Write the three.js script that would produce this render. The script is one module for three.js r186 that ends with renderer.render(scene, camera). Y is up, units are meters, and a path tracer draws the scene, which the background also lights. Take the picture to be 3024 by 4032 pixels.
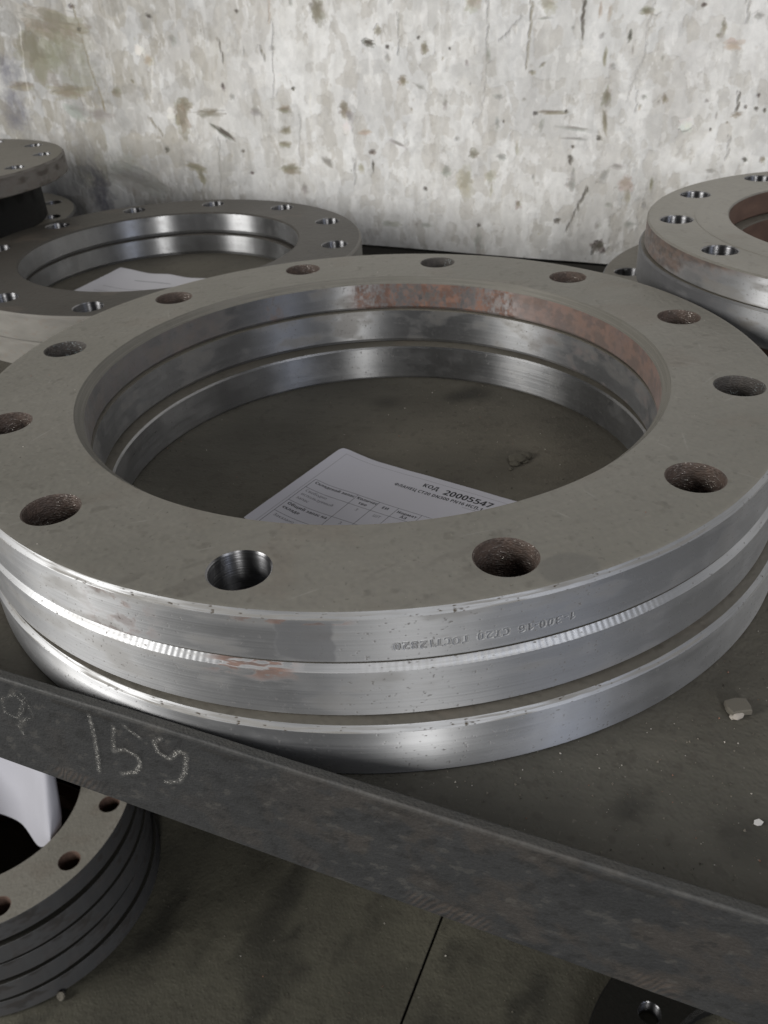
import * as THREE from 'three';
import { mergeGeometries } from 'three/addons/utils/BufferGeometryUtils.js';
import { RectAreaLightUniformsLib } from 'three/addons/lights/RectAreaLightUniformsLib.js';

// ---------------------------------------------------------------- camera, light, exposure
const scene = new THREE.Scene();
const camera = new THREE.PerspectiveCamera(61.92, 0.75, 0.02, 60);
camera.position.set(0.0028, 0.1998, 0.4721);
camera.lookAt(0.0028, 0, 0.161);
camera.rotateZ(-0.05776);
camera.focus = 0.40;
camera.userData.fStop = 22;

const renderer = new THREE.WebGLRenderer({ antialias: true });
renderer.setSize(768, 1024);
renderer.toneMapping = THREE.LinearToneMapping;
renderer.toneMappingExposure = 1.0;
renderer.shadowMap.enabled = true;
RectAreaLightUniformsLib.init();

scene.background = new THREE.Color().setRGB(0.032, 0.0323, 0.034);   // the dim, even light of the store room

function rectLight(name, [x, y, z], [tx, ty, tz], w, h, power, rgb) {
  const l = new THREE.RectAreaLight(new THREE.Color().setRGB(...rgb), power, w, h);
  l.name = name; l.position.set(x, y, z); l.lookAt(tx, ty, tz); scene.add(l);
}
rectLight('left_window_light', [-3.1, 0.98, 0.9], [0, 0, 0], 1.3, 1.5, 14.5, [1.0, 0.985, 0.955]);
rectLight('rear_window_light', [0.42, 1.12, 4.0], [0, 0, 0], 0.6, 1.7, 21, [1.0, 0.99, 0.97]);
rectLight('right_window_light', [1.9, 0.95, 2.3], [0, 0, 0], 0.55, 1.0, 5.0, [0.82, 0.9, 1.12]);
rectLight('added_top_fill_light', [1.5, 2.5, 1.5], [0, 0, 0], 1.2, 1.0, 3.2, [0.97, 0.98, 1.0]);  // added unseen fill from above, brightens the tops and the right side

// ---------------------------------------------------------------- helpers
function rng(seed) { let a = seed >>> 0; return () => { a = (a + 0x6d2b79f5) >>> 0; let t = Math.imul(a ^ (a >>> 15), 1 | a); t = (t + Math.imul(t ^ (t >>> 7), 61 | t)) ^ t; return ((t ^ (t >>> 14)) >>> 0) / 4294967296; }; }
const LAT = new Float32Array(65536); { const r = rng(7); for (let i = 0; i < 65536; i++) LAT[i] = r(); }
function vn(x, y, per = 256) {                                   // value noise, periodic
  const xf = Math.floor(x), yf = Math.floor(y); let fx = x - xf, fy = y - yf;
  fx = fx * fx * (3 - 2 * fx); fy = fy * fy * (3 - 2 * fy);
  const m = (k) => ((k % per) + per) % per, x0 = m(xf), x1 = m(xf + 1), y0 = m(yf) << 8, y1 = m(yf + 1) << 8;
  const a = LAT[y0 + x0], b = LAT[y0 + x1], c = LAT[y1 + x0], d = LAT[y1 + x1];
  return a + (b - a) * fx + (c - a) * fy + (a - b - c + d) * fx * fy;
}
function fbm(x, y, oct = 4, per = 256) { let s = 0, a = 0.5, n = 0; for (let i = 0; i < oct; i++) { s += a * vn(x + i * 17, y + i * 31, per); n += a; a *= 0.5; x *= 2; y *= 2; per = Math.min(256, per * 2); } return s / n; }
const clamp = (x, a = 0, b = 1) => Math.min(b, Math.max(a, x)), lerp = (a, b, t) => a + (b - a) * t;
const sm = (a, b, x) => { const t = clamp((x - a) / (b - a)); return t * t * (3 - 2 * t); };
const S8 = new Uint8Array(4097); for (let i = 0; i <= 4096; i++) { const l = i / 4096; S8[i] = Math.round(255 * (l <= 0.0031308 ? 12.92 * l : 1.055 * Math.pow(l, 1 / 2.4) - 0.055)); }
const s8 = (l) => S8[Math.round(clamp(l) * 4096)];
const mix3 = (a, b, t) => [lerp(a[0], b[0], t), lerp(a[1], b[1], t), lerp(a[2], b[2], t)];
// fn(u, v) -> { c: linear colour, r: roughness, m: metalness, h: height 0..1 }
function textures(w, h, fn, { wrap = THREE.RepeatWrapping, bump = true, orm = true } = {}) {
  const col = new Uint8Array(w * h * 4), o = orm ? new Uint8Array(w * h * 4) : null, b = bump ? new Float32Array(w * h) : null;
  for (let y = 0, i = 0; y < h; y++) for (let x = 0; x < w; x++, i += 4) {
    const p = fn((x + 0.5) / w, (y + 0.5) / h, x, y);
    col[i] = s8(p.c[0]); col[i + 1] = s8(p.c[1]); col[i + 2] = s8(p.c[2]); col[i + 3] = 255;
    if (o) { o[i] = 255; o[i + 1] = clamp(p.r) * 255; o[i + 2] = clamp(p.m) * 255; o[i + 3] = 255; }
    if (b) b[i / 4] = p.h ?? 0.5;
  }
  const make = (d, srgb) => { const t = new THREE.DataTexture(d, w, h, THREE.RGBAFormat); t.magFilter = t.minFilter = THREE.LinearFilter; t.wrapS = t.wrapT = wrap; if (srgb) t.colorSpace = THREE.SRGBColorSpace; t.needsUpdate = true; return t; };
  const out = { map: make(col, true) };
  if (o) out.roughnessMap = out.metalnessMap = make(o, false);
  if (b) { const t = new THREE.DataTexture(b, w, h, THREE.RedFormat, THREE.FloatType); t.magFilter = t.minFilter = THREE.LinearFilter; t.wrapS = t.wrapT = wrap; t.needsUpdate = true; out.bumpMap = t; }
  return out;
}
function fit(t, rx, ry, ox = 0, oy = 0) { for (const k of new Set(Object.values(t))) { k.repeat.set(rx, ry); k.offset.set(ox, oy); } return t; }
const std = (o) => new THREE.MeshStandardMaterial({ roughness: 1, metalness: 0, ...o });
const phys = (o) => new THREE.MeshPhysicalMaterial({ roughness: 1, metalness: 1, ...o });

const used = {};
function numbered(n) { const k = used[n] ?? 0; used[n] = k + 1; return k ? n + '_' + String(k).padStart(3, '0') : n; }
function mesh(name, geo, mat, parent) { const m = new THREE.Mesh(geo, mat); m.name = name; m.castShadow = m.receiveShadow = true; (parent ?? scene).add(m); if (!parent) m.name = numbered(name); return m; }
function thing(name, label, category, pos = [0, 0, 0], turn = 0, group) {
  const o = new THREE.Group(); o.name = numbered(name); o.position.set(...pos); o.rotation.y = turn; scene.add(o);
  o.userData = { label, category }; if (group) o.userData.group = group; return o;
}
function tag(o, label, category, group) { o.userData = { label, category }; if (group) o.userData.group = group; return o; }
function struct(name, geo, mat) { const m = mesh(name, geo, mat); m.userData.kind = 'structure'; return m; }

// A profile [[r, y], ...] swept round the y axis; the solid lies on the left of the path seen with r to the right. shift(a, i) nudges r.
function sweep(profile, { n = 240, u0 = 0, span = Math.PI * 5 / 6, v = null, flip = 0, shift = null } = {}) {
  const pos = [], nor = [], uv = [], idx = [];
  const len = [0]; for (let i = 1; i < profile.length; i++) len.push(len[i - 1] + Math.hypot(profile[i][0] - profile[i - 1][0], profile[i][1] - profile[i - 1][1]));
  const total = len[len.length - 1];
  for (let s = 0; s + 1 < profile.length; s++) {
    const [r0, y0] = profile[s], [r1, y1] = profile[s + 1], l = Math.hypot(r1 - r0, y1 - y0), nr = (y1 - y0) / l, ny = -(r1 - r0) / l, base = pos.length / 3;
    for (let k = 0; k <= n; k++) {
      const t = (k / n) * 2 * Math.PI - Math.PI, a = t + flip, sn = Math.sin(a), cs = Math.cos(a);
      for (let e = 0; e < 2; e++) {
        let r = e ? r1 : r0; const y = e ? y1 : y0; if (shift) r += shift(a, s + e);
        pos.push(r * sn, y, r * cs); nor.push(nr * sn, ny, nr * cs);
        uv.push(((flip ? -t : t) - u0) / span + 0.5, v ? (y - v[0]) / (v[1] - v[0]) : len[s + e] / total);
      }
      if (k < n) { const q = base + k * 2; idx.push(q, q + 2, q + 3, q, q + 3, q + 1); }
    }
  }
  const g = new THREE.BufferGeometry();
  g.setAttribute('position', new THREE.Float32BufferAttribute(pos, 3)); g.setAttribute('normal', new THREE.Float32BufferAttribute(nor, 3)); g.setAttribute('uv', new THREE.Float32BufferAttribute(uv, 2)); g.setIndex(idx);
  if (shift) g.computeVertexNormals();
  return g;
}
function box(w, h, d, x = 0, y = 0, z = 0) { return new THREE.BoxGeometry(w, h, d).translate(x, y, z); }

// ---------------------------------------------------------------- the setting: wall, shelf plates
const YAW = THREE.MathUtils.degToRad(24.7), WYAW = THREE.MathUtils.degToRad(26.5);
const SHELF = -0.077, LOW = -0.738;

// limewashed wall, u along the wall and y up in metres: 1.6 m x 0.8 m of it are drawn
function wallTextures() {
  const W = 2048, H = 1024, U0 = -1.15, Y1 = 0.5, K = 1280, R = rng(21);
  const cv = document.createElement('canvas'), bv = document.createElement('canvas'); cv.width = bv.width = W; cv.height = bv.height = H;
  const c = cv.getContext('2d'), b = bv.getContext('2d'), im = c.createImageData(W, H), bi = b.createImageData(W, H);
  for (let y = 0, i = 0; y < H; y++) for (let x = 0; x < W; x++, i += 4) {
    const u = U0 + x / K, m = Y1 - y / K, left = sm(-0.15, -0.85, u);
    const warp = fbm(u * 22, m * 16, 3) * 1.2;
    const streak = fbm(u * 70 + warp, m * 7 + warp, 4), blot = fbm(u * 12 + 40, m * 9 + 11, 5), fine = fbm(u * 190 + 5, m * 120, 3, 256);
    // coats of limewash, each flaked back to the one below along a ragged edge
    let l = [0.75, 0.74, 0.715], hf = 0; const mot = fbm(u * 48 + 3, m * 40 + 21, 4);
    l = mix3(l, [0.62, 0.61, 0.6], sm(0.4, 0.68, blot) * 0.55); l = mix3(l, [0.6, 0.565, 0.495], sm(0.45, 0.7, fbm(u * 7 + 90, m * 6 + 3, 4)) * (0.25 + 0.5 * left));
    const coat = (fu, fv, o, th, w, tone, al, step) => { const q = sm(th, th + w, fbm(u * fu + warp * 0.35 + o, m * fv + o * 1.7, 6)); l = mix3(l, tone, q * al); hf += step * q; return q; };
    coat(20, 15, 7, 0.5, 0.05, [0.83, 0.828, 0.812], 0.5, 14); coat(38, 27, 31, 0.55, 0.03, [0.87, 0.868, 0.855], 0.5, 12);
    coat(16, 20, 60, 0.56, 0.03, [0.53, 0.53, 0.525], 0.36 + 0.2 * left, -12); coat(52, 34, 15, 0.6, 0.03, [0.52, 0.49, 0.44], 0.5, -22); coat(95, 60, 44, 0.62, 0.03, [0.5, 0.475, 0.43], 0.45, -22);
    coat(30, 24, 81, 0.57 - 0.05 * left, 0.025, [0.43, 0.395, 0.325], 0.1 + 0.6 * left, -16); coat(120, 50, 5, 0.63, 0.03, [0.88, 0.87, 0.85], 0.5, 10); coat(22, 26, 120, 0.6 - 0.03 * left, 0.03, [0.34, 0.33, 0.31], 0.06 + 0.4 * left, -10);
    l = mix3(l, [0.85, 0.845, 0.83], sm(0.55, 0.68, streak) * 0.32); l = mix3(l, [0.56, 0.545, 0.52], sm(0.44, 0.33, streak) * 0.22); l = mix3(l, [0.56, 0.55, 0.53], sm(0.45, 0.28, mot) * 0.3);
    const shade = 1 - 0.4 * sm(-0.25, -0.95, u); l = [l[0] * shade, l[1] * shade, l[2] * shade];  // light falling off to the left, painted into the wall colour
    const d = 0.86 + 0.22 * fine + 0.07 * vn(x * 0.9, y * 0.9), grimeShade = 1 - 0.55 * sm(0.0, -0.1, m + 0.03 * (blot - 0.5)) * (0.45 + 0.55 * sm(-0.05, -0.35, u));  // grime and painted shade towards the foot of the wall
    im.data[i] = s8(l[0] * d * grimeShade); im.data[i + 1] = s8(l[1] * d * grimeShade); im.data[i + 2] = s8(l[2] * d * (grimeShade * 0.98 + 0.02)); im.data[i + 3] = 255;
    const hh = 140 + 40 * (streak - 0.5) + 60 * (blot - 0.5) + 34 * (fine - 0.5) + hf;
    bi.data[i] = bi.data[i + 1] = bi.data[i + 2] = clamp(hh, 0, 255); bi.data[i + 3] = 255;
  }
  c.putImageData(im, 0, 0); b.putImageData(bi, 0, 0);
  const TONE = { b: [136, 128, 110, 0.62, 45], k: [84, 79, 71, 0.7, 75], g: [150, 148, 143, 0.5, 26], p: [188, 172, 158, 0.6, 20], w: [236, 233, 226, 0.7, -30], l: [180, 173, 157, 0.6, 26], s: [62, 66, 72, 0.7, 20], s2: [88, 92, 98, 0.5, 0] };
  const V = (x, y) => [x, y];
  function blob(ctx, x, y, rx, ry, rot, rough) {
    ctx.beginPath(); const n = 44, ph = R() * 50;
    for (let k = 0; k < n; k++) { const a = k / n * 2 * Math.PI, f = 1 + rough * 2.1 * (fbm(ph + 9 + 1.9 * Math.cos(a), ph + 9 + 1.9 * Math.sin(a), 3) - 0.5), px = Math.cos(a) * rx * f, py = Math.sin(a) * ry * f; ctx.lineTo(x + px * Math.cos(rot) - py * Math.sin(rot), y + px * Math.sin(rot) + py * Math.cos(rot)); }
    ctx.closePath(); ctx.fill();
  }
  const G = (v) => `rgb(${v},${v},${v})`;
  function chip(u, m, rx, ry, rot, k) {
    const [r, g, bl, al, deep] = TONE[k], x = (u - U0) * K, y = (Y1 - m) * K; rx *= K; ry *= K;
    if (k === 's' || k === 's2' || rx * ry > 2600) {            // wide stains and painted shade: many overlapping thin blots with soft edges
      c.fillStyle = `rgba(${r},${g},${bl},${al * 0.16})`;
      for (let j = 0; j < 26; j++) { const a = R() * 6.3, q = Math.sqrt(R()) * 0.8; blob(c, x + Math.cos(a) * rx * q, y + Math.sin(a) * ry * q, rx * (0.15 + 0.35 * R()), ry * (0.15 + 0.35 * R()), R() * 3, 0.9); }
      return;
    }
    const nb = rx * ry > 40 ? 7 : 4;                              // a ragged cluster of small flakes, paler towards its rim
    for (let j = 0; j < nb; j++) { const f = j ? 0.55 : 0, a = R() * 6.28, s = j ? 0.35 + 0.35 * R() : 0.8; c.fillStyle = `rgba(${r + 14 * (R() - 0.5)},${g + 14 * (R() - 0.5)},${bl + 12 * (R() - 0.5)},${al * (j ? 0.42 : 0.55)})`; blob(c, x + Math.cos(a) * rx * f * R(), y + Math.sin(a) * ry * f * (0.4 + R()), rx * s, ry * s, rot, 1.1); }
    if (deep > 0) { c.fillStyle = `rgba(${r * 0.75},${g * 0.75},${bl * 0.75},${al * 0.4})`; blob(c, x - rx * 0.2 * R(), y - ry * 0.3, rx * 0.55, ry * 0.45, rot, 1.2); }
    if (deep) { b.fillStyle = G(clamp(150 - deep, 0, 255)); blob(b, x, y, rx * 0.95, ry * 0.95, rot, 0.6); }
  }
  function crack(pts, w, k) {
    const [r, g, bl, al] = TONE[k];
    for (let s = 0; s + 1 < pts.length; s++) { const n = 24; for (let j = 0; j < n; j++) {
      const t = j / n, u = lerp(pts[s][0], pts[s + 1][0], t), m = lerp(pts[s][1], pts[s + 1][1], t), x = (u - U0) * K + (vn(j * 0.7 + s * 40, 3) - 0.5) * 4, y = (Y1 - m) * K, ww = w * K * (0.3 + 0.7 * vn(j * 0.5 + 9, s + w * 900)) * 0.5;
      c.fillStyle = `rgba(${r},${g},${bl},${al * (0.18 + 0.34 * R())})`; blob(c, x, y, ww, ww + 2.2, 0, 0.6); if (k !== 'w') { b.fillStyle = G(80); blob(b, x, y, ww * 0.8, ww + 1.6, 0, 0.4); } } }
  }
  chip(-0.692, 0.1525, 0.0663, 0.0182, 0.2, 'b');
  chip(-0.7442, 0.1163, 0.0369, 0.0324, 0.1, 'b');
  chip(-0.6846, 0.1157, 0.0468, 0.0390, 0.3, 'b');
  chip(-0.6929, 0.0777, 0.0360, 0.0112, 0, 'b');
  chip(-0.7811, 0.0831, 0.0252, 0.0056, 0, 'b');
  chip(-0.5128, 0.0625, 0.0137, 0.0065, 0, 'b');
  chip(-0.5207, 0.0424, 0.0115, 0.0168, 0, 'b');
  chip(-0.4779, 0.0529, 0.0210, 0.0043, 0, 'b');
  chip(-0.4613, 0.03, 0.0203, 0.0032, 0.55, 'k');
  chip(-0.4096, 0.0558, 0.0099, 0.0047, 0.2, 'g');
  chip(-0.367, 0.0583, 0.0090, 0.0035, 0, 'b');
  chip(-0.3699, 0.0358, 0.0096, 0.0047, 0, 'b');
  chip(-0.3729, 0.02, 0.0092, 0.0031, 0, 'b');
  chip(-0.3672, -0.0078, 0.0165, 0.0070, 0, 'b');
  chip(-0.5141, -0.0131, 0.0185, 0.0050, 0.2, 'b');
  chip(-0.5051, -0.0227, 0.0052, 0.0116, -0.3, 'b');
  chip(-0.2877, 0.0597, 0.0078, 0.0075, 0, 'b');
  chip(-0.2808, 0.0524, 0.0042, 0.0070, -0.3, 'g');
  chip(-0.314, 0.16, 0.0093, 0.0121, 0, 'b');
  chip(-0.253, 0.1264, 0.0078, 0.0037, 0.2, 'k');
  chip(-0.2416, 0.1384, 0.0039, 0.0057, 0.3, 'b');
  chip(-0.2861, 0.0424, 0.0060, 0.0090, 0, 'w');
  chip(-0.5367, 0.0516, 0.0074, 0.0081, 0, 'w');
  chip(-0.4353, 0.0103, 0.0034, 0.0027, 0, 'k');
  chip(-0.4529, 0.0823, 0.0030, 0.0040, 0, 'k');
  chip(-0.3531, 0.0808, 0.0028, 0.0023, 0, 'k');
  chip(-0.4422, 0.0709, 0.0041, 0.0042, 0, 'g');
  chip(-0.4257, -0.0154, 0.0032, 0.0022, 0, 'k');
  chip(-0.5538, 0.0084, 0.0037, 0.0045, 0, 'k');
  chip(-0.4202, 0.161, 0.0028, 0.0021, 0, 'k');
  chip(-0.5467, 0.1596, 0.0054, 0.0022, 0.3, 'k');
  chip(-0.4167, 0.1205, 0.0019, 0.0053, 0, 'g');
  chip(-0.3764, 0.123, 0.0043, 0.0030, 0, 'g');
  chip(-0.5181, 0.1341, 0.0048, 0.0065, -0.5, 'g');
  chip(-0.6178, 0.0752, 0.0091, 0.0059, 0.4, 'b');
  chip(-0.6607, 0.1725, 0.0053, 0.0030, 0, 'k');
  chip(-0.6571, 0.1479, 0.0038, 0.0030, 0, 'k');
  chip(-0.6543, 0.0487, 0.0200, 0.0084, 0, 'g');
  chip(-0.6888, 0.0525, 0.0240, 0.0112, 0.4, 'g');
  chip(-0.6589, -0.0227, 0.0615, 0.0310, 0.2, 'g');
  chip(-0.6105, -0.0359, 0.0585, 0.0180, 0.3, 'g');
  chip(-0.3501, -0.0303, 0.0053, 0.0062, 0, 'g');
  chip(-0.2549, 0.0142, 0.0048, 0.0026, 0, 'k');
  chip(-0.2543, -0.0012, 0.0018, 0.0068, 0, 'k');
  chip(-0.3146, 0.0007, 0.0096, 0.0049, 0.6, 'g');
  chip(-0.3686, 0.0947, 0.0043, 0.0029, 0, 'w');
  chip(-0.5699, 0.1236, 0.0072, 0.0078, 0, 'w');
  chip(-0.5588, 0.1107, 0.0079, 0.0068, 0, 'p');
  chip(-0.2625, 0.0354, 0.0090, 0.0030, 0, 'p');
  chip(-0.8048, 0.0541, 0.0258, 0.0360, 0, 's2');
  chip(-0.7989, 0.1029, 0.0210, 0.0252, 0, 's2');
  chip(-0.1865, 0.1195, 0.0042, 0.0066, 0, 'b');
  chip(-0.2136, 0.089, 0.0062, 0.0051, 0, 'b');
  chip(-0.1943, 0.0835, 0.0092, 0.0021, 0.5, 'g');
  chip(0.0122, 0.0737, 0.0053, 0.0097, 0, 'b');
  chip(0.0132, 0.0498, 0.0024, 0.0123, -0.25, 'b');
  chip(-0.1394, -0.0172, 0.0101, 0.0155, 0, 'l');
  chip(-0.1102, -0.0072, 0.0065, 0.0060, 0, 'l');
  chip(-0.1085, -0.0246, 0.0020, 0.0100, 0.1, 'l');
  chip(0.0405, -0.0095, 0.0086, 0.0087, 0, 'p');
  chip(0.0433, -0.0246, 0.0043, 0.0096, 0, 'l');
  chip(0.0166, -0.0011, 0.0035, 0.0092, 0.7, 'g');
  chip(0.0304, 0.0071, 0.0086, 0.0028, 0.2, 'g');
  chip(-0.0446, 0.059, 0.0150, 0.0021, 0, 'b');
  chip(-0.0608, 0.0576, 0.0030, 0.0026, 0, 'k');
  chip(-0.0279, 0.0598, 0.0020, 0.0020, 0, 'k');
  chip(-0.0177, 0.0437, 0.0175, 0.0020, 0.1, 'g');
  chip(-0.0182, 0.0342, 0.0168, 0.0015, 0.02, 'g');
  chip(0.0085, 0.0353, 0.0034, 0.0022, 0.2, 'k');
  chip(-0.0202, 0.0128, 0.0027, 0.0046, -0.2, 'k');
  chip(-0.0188, 0.0255, 0.0019, 0.0020, -0.4, 'k');
  chip(-0.0161, -0.0023, 0.0028, 0.0067, 0, 'g');
  chip(-0.1301, 0.0153, 0.0059, 0.0053, 0, 'b');
  chip(0.0169, -0.0755, 0.0078, 0.0065, 0, 'k');
  chip(0.0124, -0.0822, 0.0015, 0.0052, 0.3, 'k');
  chip(0.0239, -0.0813, 0.0020, 0.0031, 0, 'k');
  chip(-0.0303, -0.0512, 0.0042, 0.0030, 0, 'k');
  chip(0.0243, -0.0316, 0.0045, 0.0029, 0, 'g');
  chip(0.0608, -0.0297, 0.0029, 0.0038, 0, 'g');
  chip(0.0439, 0.1486, 0.0075, 0.0036, 0, 'b');
  chip(0.0536, 0.1487, 0.0042, 0.0034, 0, 'w');
  chip(-0.0003, 0.1494, 0.0024, 0.0088, 0.1, 'p');
  chip(0.0087, 0.1491, 0.0022, 0.0076, 0.15, 'p');
  chip(0.0037, 0.1295, 0.0041, 0.0024, -0.6, 'g');
  chip(0.116, 0.1341, 0.0026, 0.0061, 0, 'b');
  chip(0.1133, 0.1275, 0.0032, 0.0023, 0, 'b');
  chip(0.1269, 0.1197, 0.0088, 0.0049, 0, 'p');
  chip(0.0706, 0.073, 0.0035, 0.0046, 0, 'b');
  chip(0.0498, 0.0739, 0.0029, 0.0025, 0, 'g');
  chip(0.0647, 0.0698, 0.0020, 0.0025, 0, 'g');
  chip(-0.1009, 0.0734, 0.0057, 0.0033, 0, 'g');
  chip(-0.0664, 0.0967, 0.0035, 0.0023, 0, 'b');
  chip(-0.0557, 0.1035, 0.0040, 0.0019, -0.6, 'b');
  chip(0.0076, 0.1113, 0.0021, 0.0084, 0, 'b');
  chip(0.0154, 0.102, 0.0037, 0.0038, 0.5, 'g');
  chip(0.0303, 0.1271, 0.0022, 0.0056, 0, 'k');
  chip(0.0343, 0.116, 0.0016, 0.0052, 0, 'g');
  chip(0.0639, 0.1087, 0.0020, 0.0028, 0, 'g');
  chip(-0.193, 0.1309, 0.0024, 0.0020, 0, 'k');
  chip(-0.2302, 0.1222, 0.0024, 0.0020, 0, 'k');
  chip(-0.2308, 0.1115, 0.0039, 0.0046, 0, 'g');
  chip(-0.1573, 0.1199, 0.0016, 0.0013, 0, 'k');
  chip(-0.1631, 0.0657, 0.0038, 0.0053, 0, 'g');
  chip(-0.074, 0.0709, 0.0028, 0.0020, 0, 'g');
  chip(-0.1028, 0.0468, 0.0034, 0.0062, 0, 'g');
  chip(-0.0972, 0.0122, 0.0059, 0.0034, 0, 'g');
  chip(-0.1624, -0.0043, 0.0062, 0.0065, 0.3, 'g');
  chip(-0.1886, -0.0244, 0.0026, 0.0023, 0, 'k');
  chip(-0.0763, -0.0369, 0.0038, 0.0050, 0, 'b');
  chip(-0.1496, 0.0305, 0.0030, 0.0026, 0, 'g');
  chip(-0.2221, 0.0238, 0.0108, 0.0024, 0.4, 'g');
  chip(-0.0603, -0.0058, 0.0018, 0.0034, 0, 'g');
  chip(0.0151, -0.0542, 0.0030, 0.0040, 0, 'g');
  chip(0.0485, -0.0509, 0.0065, 0.0029, 0, 'g');
  chip(0.0668, -0.0095, 0.0022, 0.0069, 0, 'b');
  chip(0.1541, 0.0184, 0.0031, 0.0018, 0.6, 'k');
  chip(0.1701, 0.0189, 0.0025, 0.0038, 0, 'b');
  chip(0.1231, 0.0075, 0.0057, 0.0020, 0, 'g');
  chip(0.1174, 0.0452, 0.0013, 0.0017, 0, 'k');
  chip(0.1469, 0.066, 0.0013, 0.0018, 0, 'k');
  chip(0.1642, 0.0635, 0.0016, 0.0018, 0, 'k');
  chip(0.1213, 0.0579, 0.0013, 0.0042, 0, 'g');
  chip(0.14, 0.0585, 0.0055, 0.0028, 0, 'b');
  chip(0.1567, 0.0649, 0.0019, 0.0018, 0, 'k');
  chip(0.1103, 0.0708, 0.0024, 0.0019, 0, 'g');
  chip(0.1567, 0.0766, 0.0017, 0.0020, 0, 'k');
  chip(0.0926, 0.049, 0.0079, 0.0059, 0, 'w');
  chip(0.0961, 0.1524, 0.0025, 0.0021, 0, 'k');
  chip(0.1461, 0.1427, 0.0052, 0.0032, 0.3, 'g');
  chip(-0.1304, 0.161, 0.0100, 0.0100, 0, 'l');
  chip(-0.0522, 0.1577, 0.0096, 0.0080, 0, 'l');
  chip(-0.0555, 0.1452, 0.0086, 0.0012, 0, 'g');
  chip(-0.0267, 0.1361, 0.0018, 0.0022, 0, 'g');
  chip(-0.0798, 0.0227, 0.0021, 0.0069, 0, 'l');
  chip(-0.1227, -0.0619, 0.0026, 0.0022, 0, 'k');
  chip(-0.1882, -0.0668, 0.0066, 0.0027, 0, 'g');
  chip(-0.2017, -0.0663, 0.0025, 0.0027, 0, 'g');
  chip(-0.2353, -0.0669, 0.0124, 0.0039, 0, 'g');
  crack([V(-0.66, 0.1745), V(-0.6556, 0.1466), V(-0.652, 0.1021), V(-0.6431, 0.0669), V(-0.6429, 0.0544)], 0.0040, 'b');
  crack([V(-0.3744, 0.1706), V(-0.3766, 0.148)], 0.0025, 'p');
  crack([V(-0.4685, 0.0231), V(-0.4805, -0.0506)], 0.0025, 'g');
  crack([V(-0.372, 0.1502), V(-0.3834, 0.0561)], 0.0030, 'g');
  crack([V(-0.5514, 0.1145), V(-0.5652, 0.0621)], 0.0040, 'w');
  crack([V(-0.3472, 0.0515), V(-0.3571, -0.0279)], 0.0030, 'g');
  crack([V(-0.451, 0.133), V(-0.4472, 0.1086)], 0.0020, 'k');
  crack([V(-0.3943, 0.1249), V(-0.387, 0.1105)], 0.0030, 'g');
  crack([V(-0.5729, 0.0457), V(-0.554, 0.0239)], 0.0030, 'b');
  crack([V(-0.2784, 0.0045), V(-0.279, -0.0245)], 0.0040, 'g');
  crack([V(-0.7578, 0.1566), V(-0.7696, 0.1027), V(-0.7747, 0.0544)], 0.0030, 'w');
  crack([V(-0.3319, 0.0765), V(-0.3331, 0.0365)], 0.0030, 'w');
  crack([V(-0.1155, 0.1626), V(-0.1155, 0.1254), V(-0.1168, 0.0952), V(-0.1214, 0.0546)], 0.0022, 'g');
  crack([V(-0.0693, 0.1592), V(-0.0704, 0.1309), V(-0.0734, 0.0993)], 0.0030, 'b');
  crack([V(-0.0168, 0.1596), V(-0.0174, 0.1439), V(-0.0162, 0.1258)], 0.0030, 'k');
  crack([V(0.0504, 0.1575), V(0.0464, 0.1366), V(0.0466, 0.1119), V(0.0391, 0.0926), V(0.0337, 0.0685)], 0.0014, 'g');
  crack([V(0.0425, 0.0822), V(0.0434, 0.059)], 0.0012, 'g');
  crack([V(0.0005, -0.0152), V(-0.0071, -0.032), V(-0.0204, -0.0627)], 0.0026, 'k');
  crack([V(0.1388, 0.0785), V(0.1394, 0.0622)], 0.0020, 'k');
  crack([V(0.1347, 0.1549), V(0.1366, 0.1365)], 0.0020, 'g');
  crack([V(0.1367, 0.0393), V(0.1369, 0.0178)], 0.0020, 'g');
  crack([V(-0.2159, 0.153), V(-0.2168, 0.1136)], 0.0030, 'g');
  crack([V(-0.0784, 0.1474), V(-0.1022, 0.1251)], 0.0020, 'g');
  chip(-0.686, -0.047, 0.014, 0.045, 0.1, 's'); chip(-0.676, -0.06, 0.012, 0.04, 0, 's'); chip(-0.66, -0.088, 0.03, 0.018, 0.2, 's');  // shadow beside the corner pile, painted on the wall
  for (let j = 0; j < 90; j++) {                               // small pits and flecks between the large ones
    const u = U0 + R() * 1.6, m = -0.12 + R() * 0.45, q = R(), s = 0.0008 + 0.0022 * R() * R();
    chip(u, m, s * (0.6 + R()), s * (0.7 + 1.6 * R()), R() - 0.5, q < 0.2 ? 'k' : q < 0.5 ? 'g' : q < 0.72 ? 'b' : q < 0.86 ? 'w' : 'l');
  }
  for (let j = 0; j < 20; j++) {                               // flakes of older coats
    const u = U0 + R() * 1.6, m = -0.1 + R() * 0.42, q = R(), s = 0.002 + 0.005 * R();
    chip(u, m, s * (0.5 + 0.7 * R()), s * (0.8 + 1.6 * R()), 0.5 * (R() - 0.5), q < 0.5 ? 'g' : q < 0.8 ? 'l' : 'w');
  }
  const mk = (q, srgb) => { const t = new THREE.CanvasTexture(q); if (srgb) t.colorSpace = THREE.SRGBColorSpace; t.wrapS = t.wrapT = THREE.MirroredRepeatWrapping; return t; };
  return { map: mk(cv, true), bumpMap: mk(bv, false) };
}
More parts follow.
